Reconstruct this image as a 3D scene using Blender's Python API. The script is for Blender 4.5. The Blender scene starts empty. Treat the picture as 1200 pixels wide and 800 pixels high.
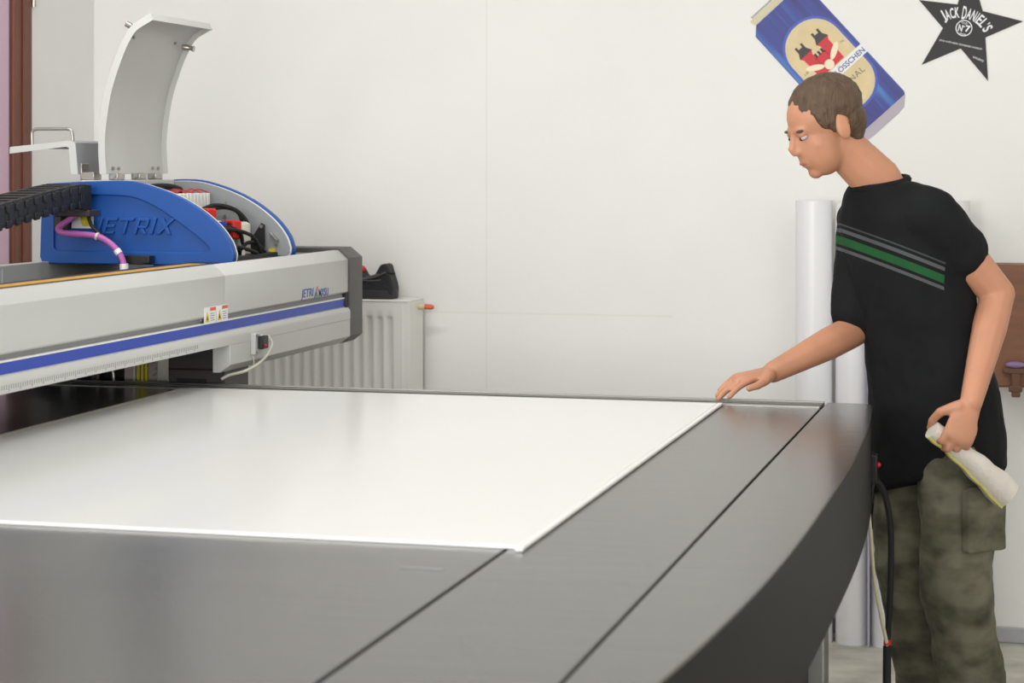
import bpy, bmesh, math, random
from mathutils import Vector, Matrix, Euler
random.seed(7)
S = bpy.context.scene
C = S.collection
# ------------------------------------------------------------------ camera
cam_d = bpy.data.cameras.new('camera'); cam = bpy.data.objects.new('camera', cam_d); C.objects.link(cam)
cam.location = (0.470, -4.803, 1.467); cam.rotation_euler = (math.pi/2, 0, math.radians(14.7))
cam_d.sensor_width = 36; cam_d.lens = 72; cam_d.shift_y = -205/1200
cam_d.clip_start = 0.05
cam_d.dof.use_dof = True; cam_d.dof.focus_distance = 5.1; cam_d.dof.aperture_fstop = 6.3
S.camera = cam
# ------------------------------------------------------------------ world, light, exposure
W = bpy.data.worlds.new('daylight'); S.world = W; W.use_nodes = True
bg = W.node_tree.nodes['Background']; bg.inputs[0].default_value = (1.0, 0.995, 0.98, 1); bg.inputs[1].default_value = 1.15
def area(name, loc, size, power, rot=(0,0,0), col=(1,.99,.97)):
    l = bpy.data.lights.new(name, 'AREA'); l.shape = 'RECTANGLE'; l.size, l.size_y = size; l.energy = power; l.color = col
    o = bpy.data.objects.new(name, l); C.objects.link(o); o.location = loc; o.rotation_euler = rot; return o
area('ceiling_lamp_light', (-1.6, -0.3, 2.93), (1.5, .35), 20)
area('ceiling_lamp_light', (0.9, -0.3, 2.93), (1.5, .35), 9)
area('ceiling_lamp_light', (-0.3, -2.6, 2.93), (1.5, .35), 9)
area('wall_fill_light', (-1.8, -7.0, 1.9), (5.0, 2.0), 250, (math.radians(90), 0, 0))  # unseen fill light added behind the camera to brighten the back wall
S.view_settings.view_transform = 'Standard'; S.view_settings.look = 'None'
S.view_settings.gamma = 1; S.view_settings.use_curve_mapping = False
S.view_settings.exposure = 0.15
# ------------------------------------------------------------------ materials
def srgb(r, g, b):
    f = lambda c: (c/255/12.92 if c/255 <= .04045 else ((c/255+.055)/1.055)**2.4)
    return (f(r), f(g), f(b), 1)
def mat(name, col, rough=.5, metal=0, noise=0, nscale=20, bump=0, bscale=60, spec=.5, coat=0, stretch=None, emit=None):
    m = bpy.data.materials.new(name); m.use_nodes = True; nt = m.node_tree; b = nt.nodes['Principled BSDF']
    b.inputs['Base Color'].default_value = col; b.inputs['Roughness'].default_value = rough
    b.inputs['Metallic'].default_value = metal; b.inputs['Specular IOR Level'].default_value = spec
    if coat: b.inputs['Coat Weight'].default_value = coat
    if emit: b.inputs['Emission Color'].default_value = col; b.inputs['Emission Strength'].default_value = emit
    tc = nt.nodes.new('ShaderNodeTexCoord'); vec = tc.outputs['Object']
    if stretch:
        mp = nt.nodes.new('ShaderNodeMapping'); mp.inputs['Scale'].default_value = stretch
        nt.links.new(vec, mp.inputs[0]); vec = mp.outputs[0]
    if noise:
        n = nt.nodes.new('ShaderNodeTexNoise'); n.inputs['Scale'].default_value = nscale; n.inputs['Detail'].default_value = 5
        nt.links.new(vec, n.inputs['Vector'])
        r = nt.nodes.new('ShaderNodeValToRGB')
        r.color_ramp.elements[0].position = .3; r.color_ramp.elements[1].position = .7
        r.color_ramp.elements[0].color = tuple(c*(1-noise) for c in col[:3])+(1,)
        r.color_ramp.elements[1].color = tuple(min(1, c*(1+noise)) for c in col[:3])+(1,)
        nt.links.new(n.outputs['Fac'], r.inputs[0]); nt.links.new(r.outputs[0], b.inputs['Base Color'])
    if bump:
        n = nt.nodes.new('ShaderNodeTexNoise'); n.inputs['Scale'].default_value = bscale; n.inputs['Detail'].default_value = 4
        nt.links.new(vec, n.inputs['Vector'])
        bp = nt.nodes.new('ShaderNodeBump'); bp.inputs['Strength'].default_value = bump; bp.inputs['Distance'].default_value = .01
        nt.links.new(n.outputs['Fac'], bp.inputs['Height']); nt.links.new(bp.outputs[0], b.inputs['Normal'])
    return m
M = {}
M['wall'] = mat('white_painted_plaster', srgb(238,238,234), .75, noise=.015, nscale=3, bump=.06, bscale=40)
M['wall_side'] = mat('white_painted_plaster_side', srgb(234,234,232), .75, noise=.02, nscale=4, bump=.1, bscale=25)
M['floor'] = mat('stained_concrete', srgb(186,182,172), .6, noise=.28, nscale=7, bump=.15, bscale=30)
M['skirting'] = mat('grey_skirting', srgb(176,176,180), .6)
M['pink'] = mat('pink_door_paint', srgb(212,178,196), .45)
M['brown'] = mat('brown_frame_paint', srgb(112,64,46), .5, noise=.12, nscale=8, stretch=(8,8,.6))
M['seal'] = mat('grey_door_seal', srgb(140,138,140), .6)
M['bed'] = mat('black_anodised_bed', (.058,.057,.052,1), .21, spec=1.0, noise=.12, nscale=3, stretch=(1,6,1), bump=.04, bscale=6)
M['skirt'] = mat('black_powder_coat', (.012,.011,.010,1), .5, spec=.1)
M['alu'] = mat('brushed_aluminium', srgb(170,170,165), .35, metal=.85)
M['alu_dark'] = mat('dark_track_metal', srgb(120,120,114), .4, metal=.6)
M['lightgrey'] = mat('light_grey_paint', srgb(198,199,196), .42, noise=.015, nscale=6)
M['midgrey'] = mat('mid_grey_paint', srgb(150,153,156), .45, noise=.02, nscale=8)
M['cap'] = mat('charcoal_cap', srgb(82,80,78), .5, noise=.08, nscale=30, stretch=(1,1,.1))
M['groove'] = mat('groove_grey', srgb(140,140,140), .6)
M['stripe'] = mat('blue_stripe', srgb(30,66,176), .4)
M['blue'] = mat('blue_plastic', srgb(14,76,154), .42, bump=.03, bscale=300)
M['white'] = mat('white_plastic', srgb(236,236,232), .4)
M['sheet'] = mat('white_gloss_board', srgb(236,236,233), .16, bump=.012, bscale=3)
M['tape'] = mat('beige_edge_tape', srgb(206,202,188), .5)
M['black'] = mat('black_plastic', (.012,.012,.013,1), .45)
M['blackmat'] = mat('black_rubber', (.010,.010,.011,1), .7)
M['darkpost'] = mat('dark_brown_grey_paint', srgb(62,56,56), .5, noise=.1, nscale=6)
M['navy'] = mat('dark_navy_rail', srgb(38,38,58), .35, metal=.3)
M['yellow'] = mat('yellow_tape', srgb(196,150,44), .5)
M['yellowc'] = mat('yellow_cable', srgb(214,200,40), .45)
M['orange'] = mat('orange_red_print', srgb(222,104,70), .5)
M['red'] = mat('red_plastic', srgb(206,32,30), .4)
M['purple'] = mat('purple_cable_sheath', srgb(176,98,170), .4)
M['beige'] = mat('beige_panel', srgb(180,168,164), .6, noise=.06, nscale=10)
M['steel'] = mat('steel', srgb(176,172,164), .3, metal=.9)
M['radiator'] = mat('radiator_enamel', srgb(233,233,227), .4)
M['shoe'] = mat('black_shoe_fabric', (.016,.016,.018,1), .7, bump=.3, bscale=120)
M['shoe_sole'] = mat('black_rubber_sole', (.022,.022,.024,1), .6)
M['lace'] = mat('grey_lace', srgb(92,92,96), .8)
M['vinyl'] = mat('white_vinyl_roll', srgb(236,236,238), .35)
M['liner'] = mat('lilac_grey_liner', srgb(186,184,200), .5)
M['core'] = mat('cardboard_core', srgb(178,150,110), .8)
M['hose'] = mat('pale_yellow_hose', srgb(214,208,176), .4)
M['starblack'] = mat('star_black_print', srgb(42,41,41), .6)
M['print_white'] = mat('white_print', srgb(238,238,240), .6)
M['tan'] = mat('gold_label_print', srgb(218,198,150), .5, noise=.08, nscale=14)
M['canblue_dark'] = mat('navy_print', srgb(48,44,120), .5)
M['canred'] = mat('red_print', srgb(204,34,44), .5)
M['candark'] = mat('dark_print', srgb(52,46,50), .5)
M['cream'] = mat('cream_print', srgb(244,226,196), .5)
M['canrim'] = mat('silver_gold_print', srgb(206,196,160), .45)
M['canfoot'] = mat('lilac_silver_print', srgb(176,168,178), .45)
M['bluetext'] = mat('blue_grey_print', srgb(66,78,130), .5)
M['greytext'] = mat('grey_print', srgb(112,106,108), .5)
M['cabinet'] = mat('brown_wood_cabinet', srgb(128,86,62), .55, noise=.15, nscale=6, stretch=(1,1,8))
M['cabinet2'] = mat('brown_card', srgb(104,72,54), .7)
M['lilac'] = mat('lilac_plastic', srgb(146,120,160), .5)
M['logo'] = mat('logo_blue_print', srgb(70,82,158), .5)
M['logo_o'] = mat('logo_orange_print', srgb(232,150,90), .5)
M['logo_g'] = mat('logo_green_print', srgb(70,160,100), .5)
M['clearplastic'] = mat('milky_plastic', srgb(206,204,188), .35)
# wall with faint joint lines (a joint in the plaster at fixed places)
def line_mat():
    m = M['wall']; nt = m.node_tree; b = nt.nodes['Principled BSDF']
    src = b.inputs['Base Color'].links[0].from_socket
    geo = nt.nodes.new('ShaderNodeNewGeometry'); sep = nt.nodes.new('ShaderNodeSeparateXYZ'); nt.links.new(geo.outputs['Position'], sep.inputs[0])
    def band(sock, c, w):
        a = nt.nodes.new('ShaderNodeMath'); a.operation = 'SUBTRACT'; nt.links.new(sock, a.inputs[0]); a.inputs[1].default_value = c
        q = nt.nodes.new('ShaderNodeMath'); q.operation = 'ABSOLUTE'; nt.links.new(a.outputs[0], q.inputs[0])
        l = nt.nodes.new('ShaderNodeMath'); l.operation = 'LESS_THAN'; nt.links.new(q.outputs[0], l.inputs[0]); l.inputs[1].default_value = w
        return l.outputs[0]
    v = band(sep.outputs['X'], -1.323, .0035)
    h = band(sep.outputs['Z'], .985, .003); h2 = band(sep.outputs['X'], -1.12, .42)
    hm = nt.nodes.new('ShaderNodeMath'); hm.operation = 'MULTIPLY'; nt.links.new(h, hm.inputs[0]); nt.links.new(h2, hm.inputs[1])
    mx = nt.nodes.new('ShaderNodeMath'); mx.operation = 'MAXIMUM'; nt.links.new(v, mx.inputs[0]); nt.links.new(hm.outputs[0], mx.inputs[1])
    sc = nt.nodes.new('ShaderNodeMath'); sc.operation = 'MULTIPLY'; nt.links.new(mx.outputs[0], sc.inputs[0]); sc.inputs[1].default_value = .25
    mix = nt.nodes.new('ShaderNodeMix'); mix.data_type = 'RGBA'
    nt.links.new(sc.outputs[0], mix.inputs['Factor']); nt.links.new(src, mix.inputs['A']); mix.inputs['B'].default_value = srgb(222,214,196)
    nt.links.new(mix.outputs['Result'], b.inputs['Base Color'])
line_mat()
def streak_mat():                                   # printed metallic streaks on the can picture
    m = bpy.data.materials.new('blue_can_print'); m.use_nodes = True; nt = m.node_tree; b = nt.nodes['Principled BSDF']
    b.inputs['Roughness'].default_value = .45
    tc = nt.nodes.new('ShaderNodeTexCoord'); mp = nt.nodes.new('ShaderNodeMapping'); nt.links.new(tc.outputs['Object'], mp.inputs[0])
    mp.inputs['Scale'].default_value = (26, 1, 2.2)
    n = nt.nodes.new('ShaderNodeTexNoise'); n.inputs['Scale'].default_value = 1.0; n.inputs['Detail'].default_value = 3
    nt.links.new(mp.outputs[0], n.inputs['Vector'])
    r = nt.nodes.new('ShaderNodeValToRGB'); e = r.color_ramp.elements
    e[0].position = .36; e[0].color = srgb(36,34,112); e[1].position = .72; e[1].color = srgb(50,118,190)
    q = r.color_ramp.elements.new(.54); q.color = srgb(38,54,144)
    nt.links.new(n.outputs['Fac'], r.inputs[0]); nt.links.new(r.outputs[0], b.inputs['Base Color'])
    return m
M['canblue'] = streak_mat()
# ------------------------------------------------------------------ mesh helpers
def link(o, parent=None):
    C.objects.link(o)
    if parent is not None: o.parent = parent
    return o
def root_loc(p):
    v = Vector((0,0,0))
    while p is not None: v += p.location; p = p.parent
    return v
class MB:
    def __init__(s): s.v = []; s.f = []
    def add(s, vs, fs):
        k = len(s.v); s.v += [tuple(v) for v in vs]; s.f += [tuple(i+k for i in f) for f in fs]; return s
    def box(s, x0, x1, y0, y1, z0, z1):
        return s.add([(x0,y0,z0),(x1,y0,z0),(x1,y1,z0),(x0,y1,z0),(x0,y0,z1),(x1,y0,z1),(x1,y1,z1),(x0,y1,z1)],
                     [(0,3,2,1),(4,5,6,7),(0,1,5,4),(1,2,6,5),(2,3,7,6),(3,0,4,7)])
    def obox(s, c, ax, ay, az):                       # oriented box, half-axis vectors
        c, ax, ay, az = map(Vector, (c, ax, ay, az)); vs = []
        for k in (-1, 1):
            for i, j in ((-1,-1),(1,-1),(1,1),(-1,1)): vs.append(c+ax*i+ay*j+az*k)
        return s.add(vs, [(0,3,2,1),(4,5,6,7),(0,1,5,4),(1,2,6,5),(2,3,7,6),(3,0,4,7)])
    def prism(s, poly, lo, hi, axis):                 # poly in the two other axes, extruded along axis
        n = len(poly)
        def P(p, h): return {'x':(h,p[0],p[1]), 'y':(p[0],h,p[1]), 'z':(p[0],p[1],h)}[axis]
        vs = [P(p, lo) for p in poly]+[P(p, hi) for p in poly]
        return s.add(vs, [tuple(range(n))[::-1], tuple(range(n, 2*n))]+[(i,(i+1)%n,n+(i+1)%n,n+i) for i in range(n)])
    def tube(s, pts, r, seg=8, caps=True):
        pts = [Vector(p) for p in pts]; n = len(pts); vs = []; fs = []
        rr = r if isinstance(r, (list, tuple)) else [r]*n
        up = Vector((0,0,1)); prev = None
        for i, p in enumerate(pts):
            t = (pts[min(i+1,n-1)]-pts[max(i-1,0)]).normalized()
            if prev is None:
                a = t.cross(up)
                if a.length < 1e-3: a = t.cross(Vector((1,0,0)))
            else: a = prev-t*prev.dot(t)
            a.normalize(); prev = a; b = t.cross(a)
            vs += [p+(a*math.cos(2*math.pi*k/seg)+b*math.sin(2*math.pi*k/seg))*rr[i] for k in range(seg)]
        for i in range(n-1):
            for k in range(seg): fs.append((i*seg+k, i*seg+(k+1)%seg, (i+1)*seg+(k+1)%seg, (i+1)*seg+k))
        if caps: fs += [tuple(range(seg))[::-1], tuple(range((n-1)*seg, n*seg))]
        return s.add(vs, fs)
    def ell(s, c, rad, axes=None, u=16, v=10):
        c = Vector(c); A = [Vector(a) for a in (axes or ((1,0,0),(0,1,0),(0,0,1)))]; vs = []; fs = []
        if isinstance(rad, (int, float)): rad = (rad,)*3
        vs.append(c-A[2]*rad[2])
        for i in range(1, v):
            ph = -math.pi/2+math.pi*i/v
            for k in range(u):
                th = 2*math.pi*k/u
                vs.append(c+A[0]*rad[0]*math.cos(ph)*math.cos(th)+A[1]*rad[1]*math.cos(ph)*math.sin(th)+A[2]*rad[2]*math.sin(ph))
        vs.append(c+A[2]*rad[2]); T = len(vs)-1
        for k in range(u):
            fs.append((0, 1+(k+1)%u, 1+k)); b0 = 1+(v-2)*u; fs.append((T, b0+k, b0+(k+1)%u))
        for i in range(v-2):
            for k in range(u): a = 1+i*u+k; q = 1+i*u+(k+1)%u; fs.append((a, q, q+u, a+u))
        return s.add(vs, fs)
    def limb(s, pts, rad, step=.5):                   # dense overlapping spheres, for remeshing
        for i in range(len(pts)-1):
            p, q = Vector(pts[i]), Vector(pts[i+1]); n = max(2, int((q-p).length/(min(rad[i], rad[i+1])*step)))
            for k in range(n+1): t = k/n; s.ell(p.lerp(q, t), rad[i]+(rad[i+1]-rad[i])*t, u=12, v=8)
        return s
    def loft(s, rings):
        n = len(rings[0]); vs = [p for r in rings for p in r]; fs = []
        for i in range(len(rings)-1):
            for k in range(n): fs.append((i*n+k, i*n+(k+1)%n, (i+1)*n+(k+1)%n, (i+1)*n+k))
        fs += [tuple(range(n))[::-1], tuple(range((len(rings)-1)*n, len(rings)*n))]
        return s.add(vs, fs)
    def build(s, name, m, parent=None, smooth=None, bevel=0, seg=2, fix=True):
        me = bpy.data.meshes.new(name); off = root_loc(parent)
        org = off
        if parent is None:
            xs = [v[0] for v in s.v]; ys = [v[1] for v in s.v]; zs = [v[2] for v in s.v]
            org = Vector(((min(xs)+max(xs))/2, (min(ys)+max(ys))/2, min(zs)))
        me.from_pydata([tuple(Vector(v)-org) for v in s.v], [], s.f)
        if fix:
            bm = bmesh.new(); bm.from_mesh(me); bmesh.ops.recalc_face_normals(bm, faces=bm.faces); bm.to_mesh(me); bm.free()
        me.materials.append(M[m] if isinstance(m, str) else m)
        if smooth is not None:
            for p in me.polygons: p.use_smooth = True
            me.set_sharp_from_angle(angle=math.radians(smooth))
        o = bpy.data.objects.new(name, me); link(o, parent)
        if parent is None: o.location = org
        if bevel:
            b = o.modifiers.new('bevel', 'BEVEL'); b.width = bevel; b.segments = seg; b.limit_method = 'ANGLE'; b.angle_limit = math.radians(35)
            if smooth is None:
                for p in me.polygons: p.use_smooth = True
                me.set_sharp_from_angle(angle=math.radians(50))
        return o
def bake(o):                                           # apply modifiers
    dg = bpy.context.evaluated_depsgraph_get(); ev = o.evaluated_get(dg)
    me = bpy.data.meshes.new_from_object(ev); old = o.data; o.modifiers.clear(); o.data = me; me.name = o.name
    bpy.data.meshes.remove(old); return o
def remesh(o, vox, smooth=4, disp=0, dscale=.1):
    r = o.modifiers.new('r', 'REMESH'); r.mode = 'VOXEL'; r.voxel_size = vox; r.use_smooth_shade = True
    if smooth: sm = o.modifiers.new('s', 'SMOOTH'); sm.factor = .5; sm.iterations = smooth
    if disp:
        t = bpy.data.textures.new('folds', 'CLOUDS'); t.noise_scale = dscale
        d = o.modifiers.new('d', 'DISPLACE'); d.texture = t; d.strength = disp; d.mid_level = .5
    bpy.context.view_layer.update(); bake(o)
    for p in o.data.polygons: p.use_smooth = True
    return o
def tag(o, label=None, cat=None, group=None, kind=None):
    for k, v in (('label', label), ('category', cat), ('group', group), ('kind', kind)):
        if v: o[k] = v
    return o
def thing(name, loc, label, cat, group=None):
    o = bpy.data.objects.new(name, None); o.empty_display_size = .1; link(o); o.location = loc; return tag(o, label, cat, group)
def struct(o): o['kind'] = 'structure'; return o
def copy_part(o, parent, loc):
    c = o.copy(); link(c, parent); c.location = loc; return c
def spline(pts, n=8):                                   # Catmull-Rom
    P = [Vector(p) for p in pts]; P = [P[0]*2-P[1]]+P+[P[-1]*2-P[-2]]; out = []
    for i in range(1, len(P)-2):
        for k in range(n):
            t = k/n; a, b, c, d = P[i-1], P[i], P[i+1], P[i+2]
            out.append(.5*((2*b)+(c-a)*t+(2*a-5*b+4*c-d)*t*t+(3*b-a-3*c+d)*t**3))
    out.append(P[-2]); return out
def plate(loops, ext, bevel=0):                          # filled 2-D outline(s) with holes -> (verts, faces) in XY, thickness 2*(ext+bevel)
    cu = bpy.data.curves.new('c', 'CURVE'); cu.dimensions = '2D'; cu.fill_mode = 'BOTH'; cu.extrude = ext; cu.bevel_depth = bevel; cu.bevel_resolution = 2
    for L in loops:
        sp = cu.splines.new('POLY'); sp.points.add(len(L)-1); sp.use_cyclic_u = True
        for p, q in zip(sp.points, L): p.co = (q[0], q[1], 0, 1)
    o = bpy.data.objects.new('c', cu); C.objects.link(o); bpy.context.view_layer.update()
    me = bpy.data.meshes.new_from_object(o.evaluated_get(bpy.context.evaluated_depsgraph_get()))
    vs = [tuple(v.co) for v in me.vertices]; fs = [tuple(p.vertices) for p in me.polygons]
    bpy.data.objects.remove(o); bpy.data.curves.remove(cu); bpy.data.meshes.remove(me); return vs, fs
_glyph = {}
def glyphs(txt, size, ext=.0004, off=0, shear=0, space=1.0):
    cu = bpy.data.curves.new('t', 'FONT'); cu.body = txt; cu.size = size; cu.extrude = ext; cu.offset = off; cu.shear = shear; cu.space_character = space
    cu.resolution_u = 4
    o = bpy.data.objects.new('t', cu); C.objects.link(o); bpy.context.view_layer.update()
    me = bpy.data.meshes.new_from_object(o.evaluated_get(bpy.context.evaluated_depsgraph_get()))
    vs = [tuple(v.co) for v in me.vertices]; fs = [tuple(p.vertices) for p in me.polygons]
    bpy.data.objects.remove(o); bpy.data.curves.remove(cu); bpy.data.meshes.remove(me); return vs, fs
def fit_text(txt, w, h, **k):                            # glyphs scaled to fill a w x h box centred on 0
    vs, fs = glyphs(txt, 1, **k); xs = [v[0] for v in vs]; ys = [v[1] for v in vs]
    sx = w/(max(xs)-min(xs)); sy = h/(max(ys)-min(ys)); cx = (max(xs)+min(xs))/2; cy = (max(ys)+min(ys))/2
    return [((v[0]-cx)*sx, (v[1]-cy)*sy, v[2]) for v in vs], fs
YW = 1.70                                                # back wall plane
# ------------------------------------------------------------------ room
struct(MB().box(-2.735, 4.2, YW, YW+.2, 0, 3.0).build('wall_back', 'wall'))
wl = struct(MB().box(-2.935, -2.735, 1.244, YW+.2, 0, 3.0).box(-2.935, -2.735, -.1, 1.244, 2.3, 3.0).box(-2.935, -2.735, -5.0, -.1, 0, 3.0).build('wall_left', 'wall_side'))
struct(MB().box(-2.935, 7.0, -9.0, YW+.2, -.1, 0).build('floor', 'floor'))
struct(MB().box(3.2, 3.4, -5.0, YW, 0, 3.0).build('wall_right', 'wall_side'))
struct(MB().box(-2.735, 3.2, YW-.014, YW, 0, .047).build('baseboard_back', 'skirting', bevel=.003))
struct(MB().box(-2.935, 4.2, -3.6, YW+.2, 3.0, 3.1).build('ceiling', 'wall_side'))
d = struct(MB().box(-2.80, -2.737, 0.0, 1.106, .01, 2.2).build('door_1', 'pink', bevel=.004))
f = MB().box(-2.80, -2.727, 1.119, 1.242, 0, 2.3).box(-2.80, -2.727, -.1, 1.119, 2.2, 2.3).box(-2.80, -2.727, -.1, 0, 0, 2.2).build('door_frame', 'brown', d, bevel=.006)
MB().box(-2.728, -2.720, 1.172, 1.182, 0, 2.3).build('frame_moulding', 'brown', f, bevel=.003)
MB().box(-2.79, -2.742, 1.106, 1.119, 0, 2.2).build('seal', 'seal', d)
MB().tube([(-2.725,1.247,1.985),(-2.725,1.247,2.07)], .007, 10).build('hinge', 'steel', d)
def ceiling_lamp(x, y, label):
    t = thing('ceiling_lamp', (x, y, 2.94), label, 'lamp', 'ceiling lamps')
    MB().box(x-.8, x+.8, y-.2, y+.2, 2.95, 3.0).build('housing', 'white', t, bevel=.005)
for x, y, l in ((-1.6,-.3,'long white ceiling lamp above the printer gantry'),(.9,-.3,'long white ceiling lamp above the person'),(-.3,-2.6,'long white ceiling lamp above the near end of the table')):
    ceiling_lamp(x, y, l)
# ------------------------------------------------------------------ flatbed table
ZT = .917; Y0, Y1 = -3.10, 0.0
def arcx(y): return .117-.045*abs((y+1.3)/1.3)**2.6
tb = thing('flatbed_table', (-1.4, -1.35, 0), 'large black flatbed printer table with a bowed right-hand side', 'table')
MB().box(-3.0, -.288, Y0, -.117, .885, ZT).build('bed_plate', 'bed', tb, bevel=.0015)
MB().box(-.282, -.035, Y0, -.117, .885, ZT).build('deck_panel', 'bed', tb, bevel=.0015)
ys = [Y0+.012+(Y1-.03-Y0-.012)*i/40 for i in range(41)]
edge = [(arcx(y), y) for y in ys]
xe = edge[-1][0]; corner = [(xe-.03+.03*math.cos(a), -.03+.03*math.sin(a)) for a in [math.pi/2*k/6 for k in range(1, 7)]]
poly = edge+corner+[(-.030, 0), (-.030, Y0+.012)]
MB().prism(poly, .912, ZT, 'z').build('edge_panel', 'bed', tb, bevel=.0008)
MB().box(-3.0, -.031, Y0+.01, -.001, .86, .8845).build('under_deck', 'blackmat', tb)
out = edge+corner+[(-.03, 0)]
def offs(p, d):
    r = []
    for i, q in enumerate(p):
        a = Vector(p[max(i-1,0)]); b = Vector(p[min(i+1,len(p)-1)]); t = (b-a).normalized(); r.append((q[0]-t.y*d, q[1]+t.x*d))
    return r
inn = offs(out, .012)
MB().prism([(p[0]-.0012, p[1]-.0006) for p in out]+inn[::-1], .70, .9117, 'z').build('skirt', 'skirt', tb, smooth=30)
MB().box(-3.0, .008, Y0, Y0+.011, .70, ZT).build('end_skirt', 'skirt', tb)
r = MB().box(-3.0, -.036, -.1155, -.001, .8852, .9165).build('rail', 'alu_dark', tb, bevel=.002)
MB().box(-3.0, -.036, -.1135, -.085, .9165, .9195).build('rail_lip', 'alu', r, bevel=.001)
MB().box(-3.0, -.036, -.080, -.062, .9165, .9178).build('rail_slot', 'skirt', r)
MB().box(-3.0, -.036, -.058, -.036, .9165, .9200).build('rail_lip', 'alu_dark', r, bevel=.001)
MB().box(-3.0, -.036, -.031, -.020, .9165, .9178).build('rail_slot', 'skirt', r)
MB().box(-3.0, -.036, -.016, -.002, .9165, .9205).build('rail_lip', 'alu', r, bevel=.001)
MB().box(-2.9, -.032, -2.5, -.37, .22, .70).build('machine_base', 'blackmat', tb, bevel=.01)
MB().box(-2.9, -.12, -.37, -.03, .55, .86).build('machine_base', 'blackmat', tb, bevel=.01)
for x, y in ((-.055,-.36),(-.055,-2.56),(-2.85,-.36),(-2.85,-2.56)):
    l = MB().box(x, x+.055, y, y+.10, .02, .86).build('leg', 'alu', tb, bevel=.004)
    MB().box(x-.02, x+.075, y-.02, y+.12, 0, .02).build('foot_plate', 'alu_dark', l)
st = MB().box(.062, .086, -.02, .02, .735, .80).prism([(.066,.80),(.084,.80),(.074,.685)], -.012, .012, 'y').build('switch_holder', 'black', tb, bevel=.003)
MB().ell((.088,-.012,.778), .006).build('indicator', 'red', st, smooth=60)
# faint reflection on the bed, painted as a thin grey strip
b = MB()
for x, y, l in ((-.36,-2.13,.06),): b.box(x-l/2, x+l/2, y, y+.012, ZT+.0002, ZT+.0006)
b.build('bed_reflection', 'groove', tb)
# board
sh = MB().box(-1.575, -.268, -1.955, -.122, .9172, .9225).build('printing_board', 'sheet', bevel=.0012)
tag(sh, 'large glossy white board lying flat on the black printer table', 'board')
MB().box(-.268, -.256, -1.975, -.119, .9174, .9235).build('edge_strip', 'white', sh, bevel=.002)
MB().box(-1.602, -1.575, -1.955, -.122, .9174, .9205).build('edge_strip', 'tape', sh)
# ------------------------------------------------------------------ gantry beam
XF = -1.515
g = thing('gantry_beam', (-1.82, -.8, 0), 'light grey printer gantry beam with a blue stripe spanning the table', 'printer gantry')
prof = [(-1.545,1.222),(XF,1.195),(XF,1.101),(-1.521,1.097),(-1.56,1.097),(-1.56,1.222)]
for y0, y1 in ((-2.75,-.051),(-.0495,.873)): MB().prism(prof, y0, y1, 'y').build('upper_fascia', 'lightgrey', g, bevel=.0015)
MB().box(-1.56, -1.5255, -2.75, .873, 1.0835, 1.097).build('groove', 'groove', g)
MB().box(-1.56, -1.5185, -2.75, .873, 1.0815, 1.0855).build('trim_line', 'white', g)
MB().box(-1.56, -1.5195, -2.75, .852, 1.058, 1.0815).build('blue_stripe', 'stripe', g)
MB().box(-1.56, -1.514, .852, .8735, 1.048, 1.098).build('stripe_end', 'black', g, bevel=.004)
lp = [(-1.5205,1.058),(-1.514,1.0555),(-1.5085,1.046),(-1.508,1.041),(-1.508,1.0216),(-1.510,1.0215),(-1.60,1.0215),(-1.60,1.058)]
MB().prism(lp, -2.75, .873, 'y').build('lower_fascia', 'lightgrey', g, smooth=35)
MB().prism([(-1.5085,1.0214),(-1.5085,.971),(-1.536,.951),(-1.556,.951),(-1.556,1.0214)], -.034, .873, 'y').build('drive_box', 'lightgrey', g, bevel=.0015)
bt = MB()
for k in range(118):
    y = -1.35+k*.0095; hgt = .0045 if k % 5 else .0065
    bt.box(-1.5081,-1.5076,y-.0012,y+.0012,1.0385-2*hgt,1.0385)
tag(bt.build('ruler_scale', 'groove', g), kind='stuff')
MB().box(-2.13, -1.56, -2.75, .873, 1.03, 1.15).build('core', 'black', g)
MB().box(-1.725, -1.561, -2.75, .873, 1.15, 1.2155).build('linear_rail', 'navy', g, bevel=.006)
MB().box(-1.678, -1.632, -2.75, .10, 1.2156, 1.2168).build('yellow_strip', 'yellow', g)
MB().box(-1.775, -1.735, -2.75, .873, 1.15, 1.2075).build('linear_track', 'steel', g)
MB().box(-2.165, -2.131, -2.75, .873, 1.03, 1.212).build('rear_fascia', 'lightgrey', g, bevel=.002)
for y in (-.05,-.9,-1.8): MB().box(-2.1305, -2.126, y-.003, y+.003, 1.15, 1.205).build('fascia_joint', 'lightgrey', g)
cp = [(-1.545,1.2285),(-1.509,1.199),(-1.509,.97),(-1.537,.949),(-2.15,.949),(-2.175,.97),(-2.175,1.21),(-2.15,1.2285)]
cin = lambda s_: [(-1.842+(q[0]+1.842)*(1-.018*s_/.333), 1.089+(q[1]-1.089)*(1-.018*s_/.14)) for q in cp]
MB().loft([[(q[0],.8735,q[1]) for q in cp],[(q[0],.985,q[1]) for q in cp],[(q[0],1.005,q[1]) for q in cin(1)]]).build('end_cap', 'cap', g, bevel=.0015)
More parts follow.
